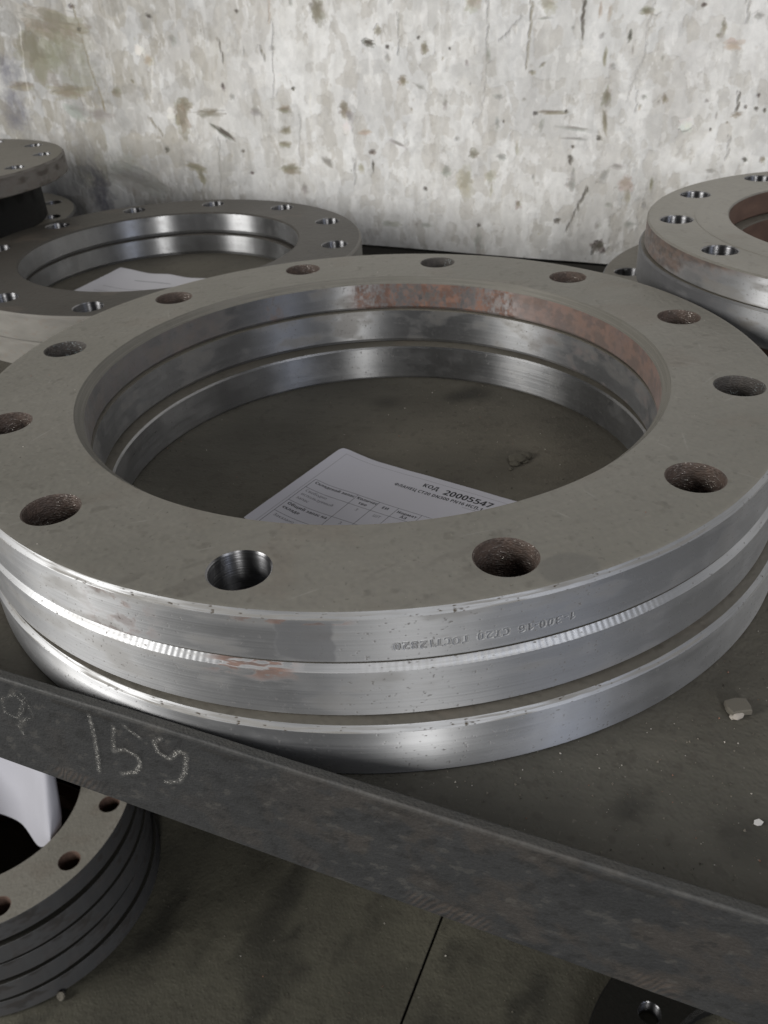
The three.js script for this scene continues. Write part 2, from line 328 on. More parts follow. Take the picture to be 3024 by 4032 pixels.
{
  // front skin of the wall, gently uneven, with thickness behind
  const L0 = -2.1, L1 = 1.5, B = -0.095, T = 1.1, nx = 180, ny = 60, g = new THREE.PlaneGeometry(L1 - L0, T - B, nx, ny), p = g.attributes.position, uv = g.attributes.uv;
  for (let i = 0; i < p.count; i++) {
    const u = p.getX(i) + (L0 + L1) / 2, y = p.getY(i) + (T + B) / 2;
    p.setXYZ(i, u, y, 0.007 * (fbm(u * 9 + 30, y * 7 + 30, 3) - 0.5)); uv.setXY(i, (u + 1.15) / 1.6, 1 - (0.5 - y) / 0.8);
  }
  g.computeVertexNormals();
  const slab = box(L1 - L0, T - B - 0.004, 0.12, (L0 + L1) / 2, (T + B) / 2, -0.066);
  const wg = mergeGeometries([g, slab]);
  const place = (m) => { m.position.set(-Math.sin(WYAW) * -0.5424, 0, Math.cos(WYAW) * -0.5424); m.rotation.y = -WYAW; return m; };
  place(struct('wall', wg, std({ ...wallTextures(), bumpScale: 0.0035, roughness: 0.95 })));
  // near-black block added below the limewash, its colour stands in for gap shade
  const base = fit(textures(256, 256, (u, v) => { const n = fbm(u * 8, v * 8, 5, 8); return { c: [0.035 + 0.03 * n, 0.033 + 0.028 * n, 0.03 + 0.024 * n], r: 0.95, m: 0, h: n }; }), 4, 4);
  place(struct('gap_shade_block', box(L1 - L0, 0.7, 0.12, (L0 + L1) / 2, -0.4505, -0.068), std({ ...base, bumpScale: 0.003 })));
}

// dusty steel plate, 0.3 m per repeat
const plateDust = textures(1024, 1024, (u, v) => {
  const a = fbm(u * 8, v * 8, 5, 8), f = fbm(u * 64, v * 64, 3, 64), g = vn(u * 256, v * 256), scr = fbm(u * 6 + v * 3, v * 90 - u * 20, 3, 256);
  let c = mix3([0.078, 0.072, 0.058], [0.122, 0.113, 0.091], a); c = mix3(c, [0.07, 0.062, 0.05], sm(0.6, 0.78, f) * 0.5); c = mix3(c, [0.3, 0.27, 0.22], sm(0.9, 0.99, g) * 0.35 * sm(0.45, 0.6, a));
  const k = 0.92 + 0.16 * scr; return { c: [c[0] * k, c[1] * k, c[2] * k], r: 0.82 - 0.12 * a, m: 0, h: 0.35 * a + 0.4 * f + 0.25 * g };
});
function plate(name, s0, s1, n0, n1, top, thick, mat, stains, ns = 90, nn = 50) {   // s along the shelf, n towards the viewer
  const g = new THREE.PlaneGeometry(s1 - s0, n1 - n0, ns, nn).rotateX(-Math.PI / 2), p = g.attributes.position, uv = g.attributes.uv, col = [];
  for (let i = 0; i < p.count; i++) {
    const s = p.getX(i) + (s0 + s1) / 2, n = p.getZ(i) + (n0 + n1) / 2; p.setXYZ(i, s, 0, n); uv.setXY(i, s / 0.3, -n / 0.3);
    const q = stains(s, n); col.push(q[0], q[1], q[2]);
  }
  const b = box(s1 - s0, thick - 0.0005, n1 - n0, (s0 + s1) / 2, -thick / 2 - 0.00025, (n0 + n1) / 2); g.setAttribute('color', new THREE.Float32BufferAttribute(col, 3));
  b.setAttribute('color', new THREE.Float32BufferAttribute(new Array(b.attributes.position.count * 3).fill(0.5), 3));
  const m = struct(name, mergeGeometries([g, b]), mat); m.position.y = top; m.rotation.y = -YAW; return m;
}
const onShelf = (x, z) => [x * Math.cos(YAW) + z * Math.sin(YAW), -x * Math.sin(YAW) + z * Math.cos(YAW)];
const plateMat = std({ ...plateDust, bumpScale: 0.0007, vertexColors: true });
{
  const spots = [[0.0871, 0.2626, 0.006, 0.55], [0.094, 0.2585, 0.007, 0.6], [0.1277, 0.2766, 0.012, 0.6], [0.0781, -0.1183, 0.014, 0.45], [0.062, -0.112, 0.01, 0.5], [0.01, -0.11, 0.012, 0.6], [0.09, -0.02, 0.012, 0.7], [0.1, -0.03, 0.03, 1.25], [0.05, 0.0, 0.03, 0.85]].map(([x, z, r, k]) => [...onShelf(x, z), r, k]);
  plate('upper_shelf', -1.5, 1.1, -0.452, 0.2365, SHELF, 0.006, plateMat, (s, n) => {
    let k = 0.75 + 0.5 * fbm(s * 9 + 20, n * 9 + 20, 4); for (const [a, b, r, f] of spots) k *= lerp(f, 1, sm(0.2, 1.5, Math.hypot(s - a, n - b) / r));
    const w = fbm(s * 5 + 60, n * 5, 3); return [k * (0.97 + 0.08 * w), k, k * (1.03 - 0.1 * w)];
  }, 420, 120);
  const lowMat = std({ ...fit({ map: plateDust.map.clone(), roughnessMap: plateDust.roughnessMap.clone(), bumpMap: plateDust.bumpMap.clone() }, 0.6, 0.6), bumpScale: 0.0012, vertexColors: true });
  const seam = onShelf(0.0225, -0.064)[0];
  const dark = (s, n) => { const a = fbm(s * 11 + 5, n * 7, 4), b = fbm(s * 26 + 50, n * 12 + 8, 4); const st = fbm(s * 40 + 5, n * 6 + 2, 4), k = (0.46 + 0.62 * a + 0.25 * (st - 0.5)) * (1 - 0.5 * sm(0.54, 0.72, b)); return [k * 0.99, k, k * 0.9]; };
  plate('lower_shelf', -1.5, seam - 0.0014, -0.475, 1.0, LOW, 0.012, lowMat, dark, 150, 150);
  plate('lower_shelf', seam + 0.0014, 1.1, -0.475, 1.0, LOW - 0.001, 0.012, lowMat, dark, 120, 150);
  const under = struct('floor', box(4, 0.02, 3, 0, -0.8, 0.1), std({ color: new THREE.Color().setRGB(0.03, 0.028, 0.025) })); under.rotation.y = -YAW;
}

// ---------------------------------------------------------------- flange materials
const STEEL = [0.56, 0.565, 0.575], RUST = [0.135, 0.082, 0.064], RUST2 = [0.215, 0.122, 0.09], DUST = [0.206, 0.196, 0.169];
function dustFace(seed, base = DUST, extra = null) {              // machined face under settled dust; 0.5 m per texture
  return fit(textures(1024, 1024, (u, v) => {
    const x = u * 0.5 - 0.25, z = 0.25 - v * 0.5, r = Math.hypot(x, z);
    const a = fbm(u * 7 + seed, v * 7 + seed, 5), f = fbm(u * 90 + seed, v * 90, 3), g = vn(u * 250 + seed, v * 250), scr = vn(u * 30 + v * 14 + seed, v * 220 - u * 60), ring = vn(r * 900, 3.3 + seed);
    let c = mix3([base[0] * 0.82, base[1] * 0.82, base[2] * 0.8], [base[0] * 1.14, base[1] * 1.13, base[2] * 1.14], a);
    c = mix3(c, [base[0] * 0.45, base[1] * 0.43, base[2] * 0.4], sm(0.68, 0.84, f) * 0.35);
    c = mix3(c, [base[0] * 1.7, base[1] * 1.65, base[2] * 1.6], sm(0.95, 1.0, g) * 0.4);
    c = mix3(c, [0.17, 0.13, 0.1], sm(0.6, 0.75, fbm(u * 13 + seed + 80, v * 13, 4)) * 0.2);
    const k = 0.95 + 0.07 * scr + 0.05 * ring + 0.05 * (vn(u * 500, v * 500) - 0.5); let rough = 0.52 - 0.08 * a, h = 0.4 * f + 0.35 * g + 0.25 * a;
    if (extra) { const q = extra(x, z, c); if (q) { c = q.c ?? c; rough = q.r ?? rough; } }
    return { c: [c[0] * k, c[1] * k, c[2] * k], r: rough, m: 0.05, h };
  }, { wrap: THREE.MirroredRepeatWrapping }), 2, 2, 0.5, 0.5);
}
// turned steel; u is 150 degrees of the ring (length l metres), v its height; rust(u, v), the darkening mask and cut(u, v) in 0..1
function turned(w, h, seed, { rust, stain, cut, dull = 0.15, tint = 1, rustTone = [RUST, RUST2], rough = 0.52, metal = 0.84, grit = 1, grain = 20, dirtTone = [0.16, 0.14, 0.11] } = {}) {
  return textures(w, h, (u, v, x, y) => {
    const line = vn(v * 60 + seed, u * 2.5), line2 = vn(v * 150 + seed * 3, u * 6 + 9), haze = fbm(u * 26 + seed, v * 3 + seed, 4), spk = fbm(u * 512 + seed, v * grain + seed, 3), cloth = vn(u * 110 + seed, v * 1.3 + 4);
    const band = vn(u * 34 + seed * 5, 3) * 0.6 + vn(u * 90 + seed, 8) * 0.4, k = tint * (0.84 + 0.18 * band + 0.05 * line + 0.06 * line2 + 0.1 * (cloth - 0.5) * sm(0.4, 0.7, haze)); let c = [STEEL[0] * k, STEEL[1] * k, STEEL[2] * k], r = rough + 0.1 * (haze - 0.5) + 0.07 * (line - 0.5), m = metal, hgt = 0.5 + 0.05 * (line2 - 0.5);
    const d = dull * sm(0.45, 0.75, haze); c = mix3(c, dirtTone, d); r += 0.3 * d; m -= 0.7 * d;
    const s = grit * sm(0.72, 0.84, spk) * 0.6; c = mix3(c, [0.1, 0.085, 0.07], s); r += 0.3 * s; m -= 0.6 * s; hgt -= 0.25 * s;
    if (stain) { const q = stain(u, v) * (0.65 + 0.5 * haze); c = mix3(c, [0.1, 0.1, 0.105], q * 0.72); r += 0.12 * q; m -= 0.35 * q; }
    if (rust) { const q = clamp(rust(u, v)); const t = fbm(u * 90 + 3, v * 6 + seed, 4); c = mix3(c, mix3(rustTone[0], rustTone[1], sm(0.35, 0.7, t)), q); r = lerp(r, 0.85, q); m = lerp(m, 0, q); hgt += 0.3 * q * (t - 0.3); }
    if (cut) { const q = cut(x, y); hgt -= 0.7 * q.d; hgt += 0.25 * q.e; c = mix3(c, [0.24, 0.24, 0.245], q.d * 0.5); c = mix3(c, [0.72, 0.72, 0.72], q.e * 0.4); r += 0.06 * q.d; }
    return { c, r, m, h: hgt };
  }, { wrap: THREE.MirroredRepeatWrapping });
}
const turnedMat = (t, o = {}) => phys({ ...t, bumpScale: 0.0002, anisotropy: 0.8, anisotropyRotation: Math.PI / 2, ...o });

// lettering struck into the edge of the top flange, which lies upside down
const stamp = (() => {
  const w = 2048, h = 128, cv = document.createElement('canvas'); cv.width = w; cv.height = h; const c = cv.getContext('2d'); c.fillStyle = '#000'; c.fillRect(0, 0, w, h);
  const R = rng(5), text = '1-300-16 CT20 ГОСТ12820'; c.font = 'bold 30px sans-serif'; c.textAlign = 'center'; c.textBaseline = 'middle'; c.fillStyle = '#fff';
  const px = (deg) => (deg / 150 + 0.5) * w; let at = px(1.2);
  for (let i = text.length - 1; i >= 0; i--) {                  // read upside down, so the last character stands leftmost
    const ch = text[i], adv = ch === ' ' ? 10 : ch === '1' || ch === '-' ? 8.8 : 11.4;
    c.save(); c.translate(at, h - (46 + (R() - 0.5) * 3)); c.rotate(Math.PI + (R() - 0.5) * 0.1); c.scale(0.56, 1); c.globalAlpha = 0.65 + 0.35 * R(); c.fillText(ch, 0, 0); c.restore(); at += adv;
  }
  const d = c.getImageData(0, 0, w, h).data, val = (x, y) => d[(clamp(h - 1 - y, 0, h - 1) * w + clamp(x, 0, w - 1)) * 4] / 255;
  return (x, y) => { const a = val(x, y); let e = 0; if (!a) e = Math.max(val(x + 1, y), val(x - 1, y), val(x, y + 1), val(x, y - 1), val(x + 2, y), val(x, y - 2)); return { d: a, e }; };
})();
const deg = (u) => (u - 0.5) * 150;
const win = (x, a, b, s) => sm(a - s, a + s, x) * (1 - sm(b - s, b + s, x));
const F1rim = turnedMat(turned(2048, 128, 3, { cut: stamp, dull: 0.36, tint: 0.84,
  stain: (u, v) => { const a = deg(u) + 0.9 * (fbm(u * 60, v * 5 + 2, 3) - 0.5); return 0.95 * win(a, -10.2, -4.6, 0.25) * win(v, 0.16 - 0.12 * vn(u * 60, 2), 0.98, 0.06) + 0.35 * win(a, 26, 40, 1.5) + 0.5 * sm(0.1, 0.02, v); },  // darker block left of centre, darker at right and along the foot
  rust: (u, v) => 0.45 * win(deg(u), -31, -23, 2) * sm(0.42, 0.66, fbm(u * 110, v * 5, 4)) + 0.7 * win(deg(u), -14, -3, 1) * win(v, 0.9, 1.1, 0.03) * sm(0.5, 0.62, fbm(u * 90, v * 9 + 4, 3)) }), { bumpScale: 0.0003 });
const F2rim = turnedMat(turned(2048, 128, 11, { dull: 0.3, tint: 0.82,
  stain: (u, v) => 0.4 * win(deg(u), -9, -5, 0.6) * sm(0.2, 0.7, v) + 0.3 * win(deg(u), 12, 30, 3) * fbm(u * 30, v * 3, 3),
  rust: (u, v) => 0.85 * win(deg(u), -18, -9, 2) * sm(0.72, 0.95, v + 0.25 * (fbm(u * 55, v * 5 + 8, 3) - 0.5)) * sm(0.42, 0.6, fbm(u * 110, v * 10, 3)) }));
const F3rim = turnedMat(turned(2048, 128, 23, { dull: 0.15, tint: 0.98, rough: 0.45, metal: 0.84, stain: (u, v) => 0.3 * win(deg(u), -12, 2, 4) * win(v, 0.62, 0.68, 0.02) + 0.5 * sm(0.1, 0.02, v) }), { anisotropy: 0.97 });
const chamferBright = turnedMat(turned(1024, 32, 31, { dull: 0.2, grit: 1.3, grain: 2.5, rough: 0.46,
  rust: (u, v) => 0.9 * win(deg(u), -17.5, -9, 1.5) * sm(0.4, 0.56, fbm(u * 110, v * 4, 3)) }), { anisotropy: 0.3 });
const chamferF1 = turnedMat(turned(1024, 32, 37, { dull: 0.6, tint: 0.8, grit: 2, grain: 2.5, rough: 0.5, dirtTone: [0.22, 0.2, 0.165] }), { anisotropy: 0.3 });
const F1bore = turnedMat(turned(2048, 128, 41, { dull: 0.4, tint: 0.46, rough: 0.4, metal: 0.9,
  stain: (u, v) => 0.3 * win(deg(u), -70, -12, 8),
  rust: (u, v) => { const a = deg(u), n = fbm(u * 60, v * 3 + 2, 4), n2 = fbm(u * 300, v * 14, 3), n3 = fbm(u * 160 + 8, v * 2.5, 3), q = 0.35 * n + 0.35 * n2 + 0.3 * n3;
    return clamp(0.3 * win(a, -4, 42, 3) * (0.5 + n) + win(a, -3.5, 40, 1.5) * sm(0.4, 0.66, q + 0.05 * win(a, 0, 9, 2) + 0.07 * win(a, 14, 24, 2)) * 0.72 + win(a, 41, 112, 5) * (0.6 + 0.12 * n + 0.15 * n2) * (0.85 + 0.2 * v) + 0.45 * win(a, -28, -23, 3) * sm(0.42, 0.6, q) + 0.3 * win(a, -75, -40, 8) * n); } }), { anisotropy: 0.9 });
const F2bore = turnedMat(turned(2048, 128, 47, { dull: 0.4, tint: 0.54, rough: 0.4, metal: 0.88, stain: (u, v) => 0.35 * win(deg(u), 45, 80, 4),
  rust: (u, v) => 0.3 * win(deg(u), 50, 90, 6) * sm(0.5, 0.7, fbm(u * 30, v * 3, 3)) }), { anisotropy: 0.9 });
const F3bore = turnedMat(turned(2048, 128, 53, { dull: 0.15, tint: 0.6, rough: 0.34, metal: 0.92 }), { anisotropy: 0.95 });
const plainRim = turnedMat(turned(1024, 64, 59, { dull: 0.6, tint: 0.42, rough: 0.46, stain: (u, v) => 1.2 * (1 - sm(24, 36, deg(u) + 10 * (fbm(u * 40, v * 3, 3) - 0.5))) }));  // rim darker at left, lighter to the right
const plainBore = turnedMat(turned(1024, 64, 61, { dull: 0.12, tint: 0.68, rough: 0.35, metal: 0.92 }), { anisotropy: 0.95 });
const dustyRim = std(textures(1024, 64, (u, v) => { const a = fbm(u * 30, v * 4, 5), b = fbm(u * 120, v * 9, 3); const c = mix3(mix3([0.165, 0.156, 0.14], [0.25, 0.238, 0.214], a), [0.2, 0.16, 0.13], sm(0.6, 0.75, b) * 0.4); return { c, r: 0.8, m: 0, h: a }; }, { wrap: THREE.MirroredRepeatWrapping, bump: false }));
const rustyRim = turnedMat(turned(1024, 64, 67, { dull: 0.5, tint: 0.75, rustTone: [[0.075, 0.057, 0.048], [0.135, 0.092, 0.072]], rust: (u, v) => { const a = deg(u), n = fbm(u * 40 + 7, v * 3, 4), n2 = fbm(u * 200, v * 10, 3); return clamp((1 - sm(8, 30, a + 22 * (n - 0.5) - 16 * (v - 0.5))) * (0.9 + 0.5 * (n2 - 0.4)) + 0.5 * sm(0.74, 1.05, v + 0.5 * (n - 0.5)) * (1 - sm(26, 36, a))) * 0.9; } }), { anisotropy: 0.9 });
const darkRim = turnedMat(turned(1024, 64, 71, { dull: 0.9, tint: 0.2, rough: 0.6, metal: 0.5, dirtTone: [0.04, 0.037, 0.034], rust: (u, v) => 0.2 * sm(0.4, 0.7, fbm(u * 50, v * 3, 4)), rustTone: [[0.05, 0.04, 0.035], [0.08, 0.06, 0.05]] }), { anisotropy: 0.4 });
const brownRim = darkRim.clone(); brownRim.color.setRGB(1.5, 1.38, 1.25);
const brownBore = std(textures(512, 64, (u, v) => { const a = fbm(u * 24, v * 4, 5); return { c: mix3([0.07, 0.042, 0.032], [0.14, 0.085, 0.062], a), r: 0.75, m: 0.1, h: a }; }, { wrap: THREE.MirroredRepeatWrapping, bump: false }));
const holeRust = phys({ ...textures(256, 128, (u, v) => { const a = fbm(u * 18, v * 9, 4), g = fbm(u * 40, v * 60, 3), q = sm(0.66, 0.74, g) * sm(0.45, 0.6, fbm(u * 6, v * 4, 2)); return { c: mix3(mix3([0.05, 0.038, 0.032], [0.125, 0.088, 0.07], a), [0.6, 0.55, 0.51], q), r: lerp(0.6, 0.3, q), m: q, h: g }; }, { wrap: THREE.MirroredRepeatWrapping }), bumpScale: 0.0008 });
const holeSteel = turnedMat(textures(256, 128, (u, v) => { const s = vn(v * 70 + u * 3, u * 3), t = fbm(u * 20, v * 6, 3); return { c: [0.34 * (0.6 + 0.5 * s), 0.34 * (0.6 + 0.5 * s), 0.35 * (0.6 + 0.5 * s)], r: 0.34 + 0.1 * t, m: 1, h: s }; }, { wrap: THREE.MirroredRepeatWrapping }), { anisotropy: 0.9, bumpScale: 0.00012 });

const holeGrey = holeRust.clone(); holeGrey.color.setRGB(0.8, 0.98, 1.08);
const SCR = (() => { const R = rng(55), o = []; for (let i = 0; i < 46; i++) { const a = R() * 6.283, r = lerp(0.175, 0.225, R()); o.push([r * Math.cos(a), r * Math.sin(a), R() * 3.14, 0.004 + 0.02 * R() * R(), 0.0003 + 0.0004 * R()]); } return o; })();
const faceA = std({ ...dustFace(2, DUST, (x, z, c) => {
  const d = Math.hypot((x - 0.0725) / 0.0135, (z - 0.2085) / 0.011) + 0.35 * (fbm(x * 90, z * 90, 3) - 0.5), e = sm(1.05, 0.85, d);
  const s = sm(0.62, 0.8, fbm(x * 40 + 9, z * 160 + x * 90, 3)) * win(x, -0.12, 0.06, 0.03) * sm(0.15, 0.2, z);
  const n = sm(0.2255, 0.2285, Math.hypot(x, z)); let sc = 0;
  for (const [a, b, t, l, w] of SCR) { const dx = x - a, dz = z - b, p = dx * Math.cos(t) + dz * Math.sin(t), q = Math.abs(-dx * Math.sin(t) + dz * Math.cos(t) + 0.02 * p * p / l); if (Math.abs(p) < l && q < w) sc = Math.max(sc, (1 - q / w) * (1 - Math.abs(p) / l)); }
  c = mix3(c, [0.36, 0.35, 0.32], sc * 0.45); const pit = sm(0.93, 0.97, vn(x * 900 + 40, z * 900)); c = mix3(c, [0.08, 0.072, 0.06], pit * 0.6);
  return { c: mix3(mix3(mix3(c, [0.12, 0.116, 0.104], e * 0.55), [0.11, 0.1, 0.085], s * 0.35), [0.32, 0.3, 0.26], n * 0.3), r: lerp(0.52, 0.45, e) };
}), bumpScale: 0.0005 });
const faceB = std({ ...dustFace(60, [0.15, 0.138, 0.114]), bumpScale: 0.0005 });
const faceC = std({ ...dustFace(110, [0.27, 0.255, 0.222]), bumpScale: 0.0005 });
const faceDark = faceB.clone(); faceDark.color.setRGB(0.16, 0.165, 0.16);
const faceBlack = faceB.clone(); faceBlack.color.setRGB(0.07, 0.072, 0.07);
const bandDust = std({ ...fit({ map: faceC.map.clone(), bumpMap: faceC.bumpMap.clone() }, 3, 1), roughness: 0.75, bumpScale: 0.0004 });

// ---------------------------------------------------------------- flanges
function facePlane(R, rb, holes, rh, seg = 200) {
  const s = new THREE.Shape(); s.absarc(0, 0, R, 0, 2 * Math.PI);
  const p = new THREE.Path(); p.absarc(0, 0, rb, 0, 2 * Math.PI, true); s.holes.push(p);
  for (const [x, z] of holes) { const q = new THREE.Path(); q.absarc(x, -z, rh, 0, 2 * Math.PI, true); s.holes.push(q); }
  return new THREE.ShapeGeometry(s, seg);
}
// one flange standing on y = 0: ring faces, outer rim, chamfers, bore and bolt holes
function makeFlange(name, label, { R, rb, h, n = 12, rc, rh, phase = 0, ch = 0.0022, bch = 0.004, low = 0.0008, face, rim, chamfer, bore, boreCh, hole, holeFn, raised = 0, raisedR = 0, neck = 0, neckR = 0, ripple = false, group, seg = 240, bore_bottom = 0.002 }) {
  const t = thing(name, label, 'flange', [0, 0, 0], 0, group), holes = [];
  for (let k = 0; k < n; k++) { const a = phase + k * 2 * Math.PI / n; holes.push([rc * Math.cos(a), rc * Math.sin(a)]); }
  const e = 0.0007, top = facePlane(R - ch, raised ? raisedR : rb + bch, holes, rh + e, Math.round(seg / 2)).rotateX(-Math.PI / 2).translate(0, h, 0);
  const bot = facePlane(R - low, rb + bore_bottom, holes.map(([x, z]) => [x, -z]), rh, 64).rotateX(Math.PI / 2);
  const parts = [top, bot];
  if (raised) { parts.push(facePlane(raisedR, rb + bch, [], 0, 120).rotateX(-Math.PI / 2).translate(0, h + raised, 0)); }
  mesh('ring_face', mergeGeometries(parts), face, t);
  if (raised) mesh('raised_face_edge', sweep([[raisedR, h], [raisedR, h + raised]], { n: 160 }), bandDust, t);
  mesh('outer_rim', sweep([[R - low, 0], [R, low], [R, h - ch]], { n: seg, v: [0, h - ch] }), rim, t);
  let shift = null;
  if (ripple) shift = (a, i) => { const d = a * 180 / Math.PI, w = win(d, -40, -17, 4) * 0.7 + win(d, 1, 30, 5) + 0.02; return (i === 1 ? -1 : -0.4) * 0.00019 * w * (0.5 + 0.5 * Math.sin(a * R / 0.0029 * 2 * Math.PI + 2 * vn(a * 20, 1))) * (0.6 + 0.6 * vn(a * 60 + 5, 7)); };
  mesh('rim_chamfer', sweep([[R, h - ch], [R - ch, h]], { n: ripple ? 4000 : seg, shift }), chamfer ?? rim, t);
  mesh('bore_wall', sweep([[rb, h + raised - bch], [rb, bore_bottom], [rb + bore_bottom, 0]], { n: seg, flip: Math.PI, v: [0, h] }), bore, t);
  mesh('bore_chamfer', sweep([[rb + bch, h + raised], [rb, h + raised - bch]], { n: seg, flip: Math.PI }), boreCh ?? face, t);
  const hg = sweep([[rh + e, h], [rh, h - e], [rh, 0]], { n: 56, span: Math.PI });
  holes.forEach(([x, z], k) => { const m = mesh('bolt_hole', hg, holeFn ? holeFn(k) : hole, t); m.position.set(x, 0, z); m.rotation.y = k * 1.9; });
  if (neck) mesh('neck', mergeGeometries([sweep([[rb + 0.008, -neck], [rb + 0.012, -neck * 0.6], [neckR, 0]], { n: 120 }), sweep([[rb + bore_bottom, 0], [rb, -neck]], { n: 120, flip: Math.PI })]), bore, t);
  return t;
}
function copy(src, name, pos, turn, label, group) {
  const c = src.clone(); c.name = numbered(name); c.position.set(...pos); c.rotation.y = turn; c.userData = { ...src.userData, label }; if (group) c.userData.group = group; scene.add(c); return c;
}
const NAME = 'steel_pipe_flange';
// the big stack in front: three flanges
const PH = 4.46590481, front = 'three flanges of the front stack';
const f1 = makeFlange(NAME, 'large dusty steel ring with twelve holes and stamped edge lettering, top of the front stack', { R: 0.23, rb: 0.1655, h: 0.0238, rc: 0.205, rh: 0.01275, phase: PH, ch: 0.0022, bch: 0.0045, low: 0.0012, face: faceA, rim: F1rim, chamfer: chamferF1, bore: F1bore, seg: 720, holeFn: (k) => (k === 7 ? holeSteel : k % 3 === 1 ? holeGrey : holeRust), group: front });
f1.position.set(0, -0.0238, 0);
const f2 = makeFlange(NAME, 'bright steel flange with notched chamfer and a rust patch, middle of the front stack', { R: 0.2302, rb: 0.1655, h: 0.026, rc: 0.205, rh: 0.01275, phase: PH + 0.05, ch: 0.0026, bch: 0.0006, low: 0.001, face: faceB, rim: F2rim, chamfer: chamferBright, bore: F2bore, hole: holeRust, seg: 720, ripple: true, bore_bottom: 0.003, group: front });
f2.position.set(0.0006, -0.0502, 0.0016);
const f3 = makeFlange(NAME, 'bright steel flange sticking out at the bottom of the front stack, against the angle bar', { R: 0.23, rb: 0.1625, h: 0.0263, rc: 0.205, rh: 0.01275, phase: PH + 0.12, ch: 0.0022, bch: 0.0012, low: 0.001, face: faceB, rim: F3rim, chamfer: chamferF1, bore: F3bore, hole: holeRust, seg: 720, boreCh: F3bore, group: front });
f3.position.set(0.0035, SHELF, 0.0083);

// left behind: two flanges
const back = 'two flanges of the stack behind on the left';
const a1 = makeFlange(NAME, 'brown dusty flange with shiny bore, upper one of the left rear stack', { R: 0.2015, rb: 0.1375, h: 0.0235, rc: 0.1775, rh: 0.0125, phase: 0.16, ch: 0.002, bch: 0.0015, face: faceDarkTop(), rim: dustyRim, chamfer: dustyRim, bore: plainBore, hole: holeSteel, bore_bottom: 0.004, group: back });
a1.position.set(-0.2055, -0.0527, -0.402);
copy(a1, NAME, [-0.209, SHELF, -0.404], 0.2, 'flange with dusty rim lying under the shiny-bored flange at left rear', back);
function faceDarkTop() { return std({ ...dustFace(33, [0.05, 0.045, 0.038]), bumpScale: 0.0005 }); }

// far left corner: a higher pile against the wall
const c2 = makeFlange(NAME, 'dusty flange low in the far left corner pile beside the wall', { R: 0.19, rb: 0.12, h: 0.027, rc: 0.166, rh: 0.0115, phase: 0.52, face: faceB, rim: darkRim, bore: brownBore, hole: holeSteel, group: 'flanges of the far left corner pile' });
c2.position.set(-0.5625, -0.077, -0.652);
const c1 = makeFlange(NAME, 'thin brownish flange on an added black ring, upper one of the far left corner pile', { R: 0.172, rb: 0.075, h: 0.0215, rc: 0.1475, rh: 0.0105, phase: 0.35, face: faceB, rim: brownRim, bore: darkRim, hole: holeSteel, group: 'flanges of the far left corner pile' });
c1.position.set(-0.521, 0.0086, -0.589);

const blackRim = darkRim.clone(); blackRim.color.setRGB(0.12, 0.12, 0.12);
const cm = makeFlange(NAME, 'added black ring standing in for the shade between the two visible corner flanges', { R: 0.152, rb: 0.1, h: 0.0578, rc: 0.14, rh: 0.01, n: 8, phase: 0.1, face: faceDark, rim: blackRim, bore: blackRim, hole: blackRim, group: 'flanges of the far left corner pile' });  // added to fill the gap with black where only shade lies
cm.position.set(-0.552, -0.0497, -0.628);

// right: neck flanges in a leaning pile
const right = 'three flanges of the right rear stack';
const b1 = makeFlange(NAME, 'pale dusty flange with rusty rim and narrow bore, top of the right rear stack', { R: 0.181, rb: 0.1215, h: 0.0195, rc: 0.16, rh: 0.0117, phase: THREE.MathUtils.degToRad(73), ch: 0.0012, bch: 0.001, face: faceC, rim: rustyRim, chamfer: faceC, bore: brownBore, hole: holeSteel, raised: 0.0003, raisedR: 0.1462, seg: 360, group: right });
b1.position.set(0.3915, 0.0073, -0.145); b1.rotation.y = -Math.PI / 2;
const b2 = makeFlange(NAME, 'flange with dark grey rim turning shiny at right, middle of the right rear stack', { R: 0.1815, rb: 0.1105, h: 0.0245, rc: 0.16, rh: 0.0117, phase: 0.3, ch: 0.0015, bch: 0.001, face: faceB, rim: plainRim, bore: brownBore, hole: holeSteel, neck: 0.0325, neckR: 0.14, seg: 360, group: right });
b2.position.set(0.3885, -0.0176, -0.147); b2.rotation.y = -Math.PI / 2;
const b3 = makeFlange(NAME, 'wide dark flange peeping out at the bottom of the right rear stack', { R: 0.19, rb: 0.12, h: 0.0265, rc: 0.168, rh: 0.0117, phase: THREE.MathUtils.degToRad(200), ch: 0.0015, face: faceB, rim: plainRim, bore: brownBore, hole: holeSteel, group: right });
b3.position.set(0.3977, SHELF, -0.245);
{ const h = b3.userData; const q = new THREE.Vector2(0.2369 - 0.3977, -0.3044 + 0.245); b3.rotation.y = 0; b3.userData = h; const want = Math.atan2(q.y, q.x), got = THREE.MathUtils.degToRad(200); b3.rotation.y = -(want - got); }

// lower shelf, left: five thinner flanges, grey edges
const pile = 'five flanges piled on the lower shelf', NM = ['topmost of the pile on the lower shelf at left, light face with holes', 'second from the top in the pile on the lower shelf', 'third from the top in the pile on the lower shelf', 'fourth from the top in the pile on the lower shelf', 'lowest in the pile on the lower shelf'];
const d1 = makeFlange(NAME, 'flange ' + NM[0], { R: 0.168, rb: 0.108, h: 0.0283, rc: 0.1475, rh: 0.0112, phase: THREE.MathUtils.degToRad(4.7), ch: 0.0004, bch: 0.001, low: 0.0035, face: faceC, rim: darkRim, bore: brownBore, hole: brownBore, group: pile });
d1.position.set(-0.4765, LOW + 4 * 0.0296, -0.19);
for (let k = 1; k < 5; k++) { const c = copy(d1, NAME, [-0.4765 + [0, 0.002, 0.004, 0.0015, 0.005][k], LOW + (4 - k) * 0.0296, -0.19 + [0, 0.003, 0.001, 0.004, 0.003][k]], 0.13 * k, 'dark-edged flange ' + NM[k], pile); c.getObjectByName('ring_face').material = faceDark; }
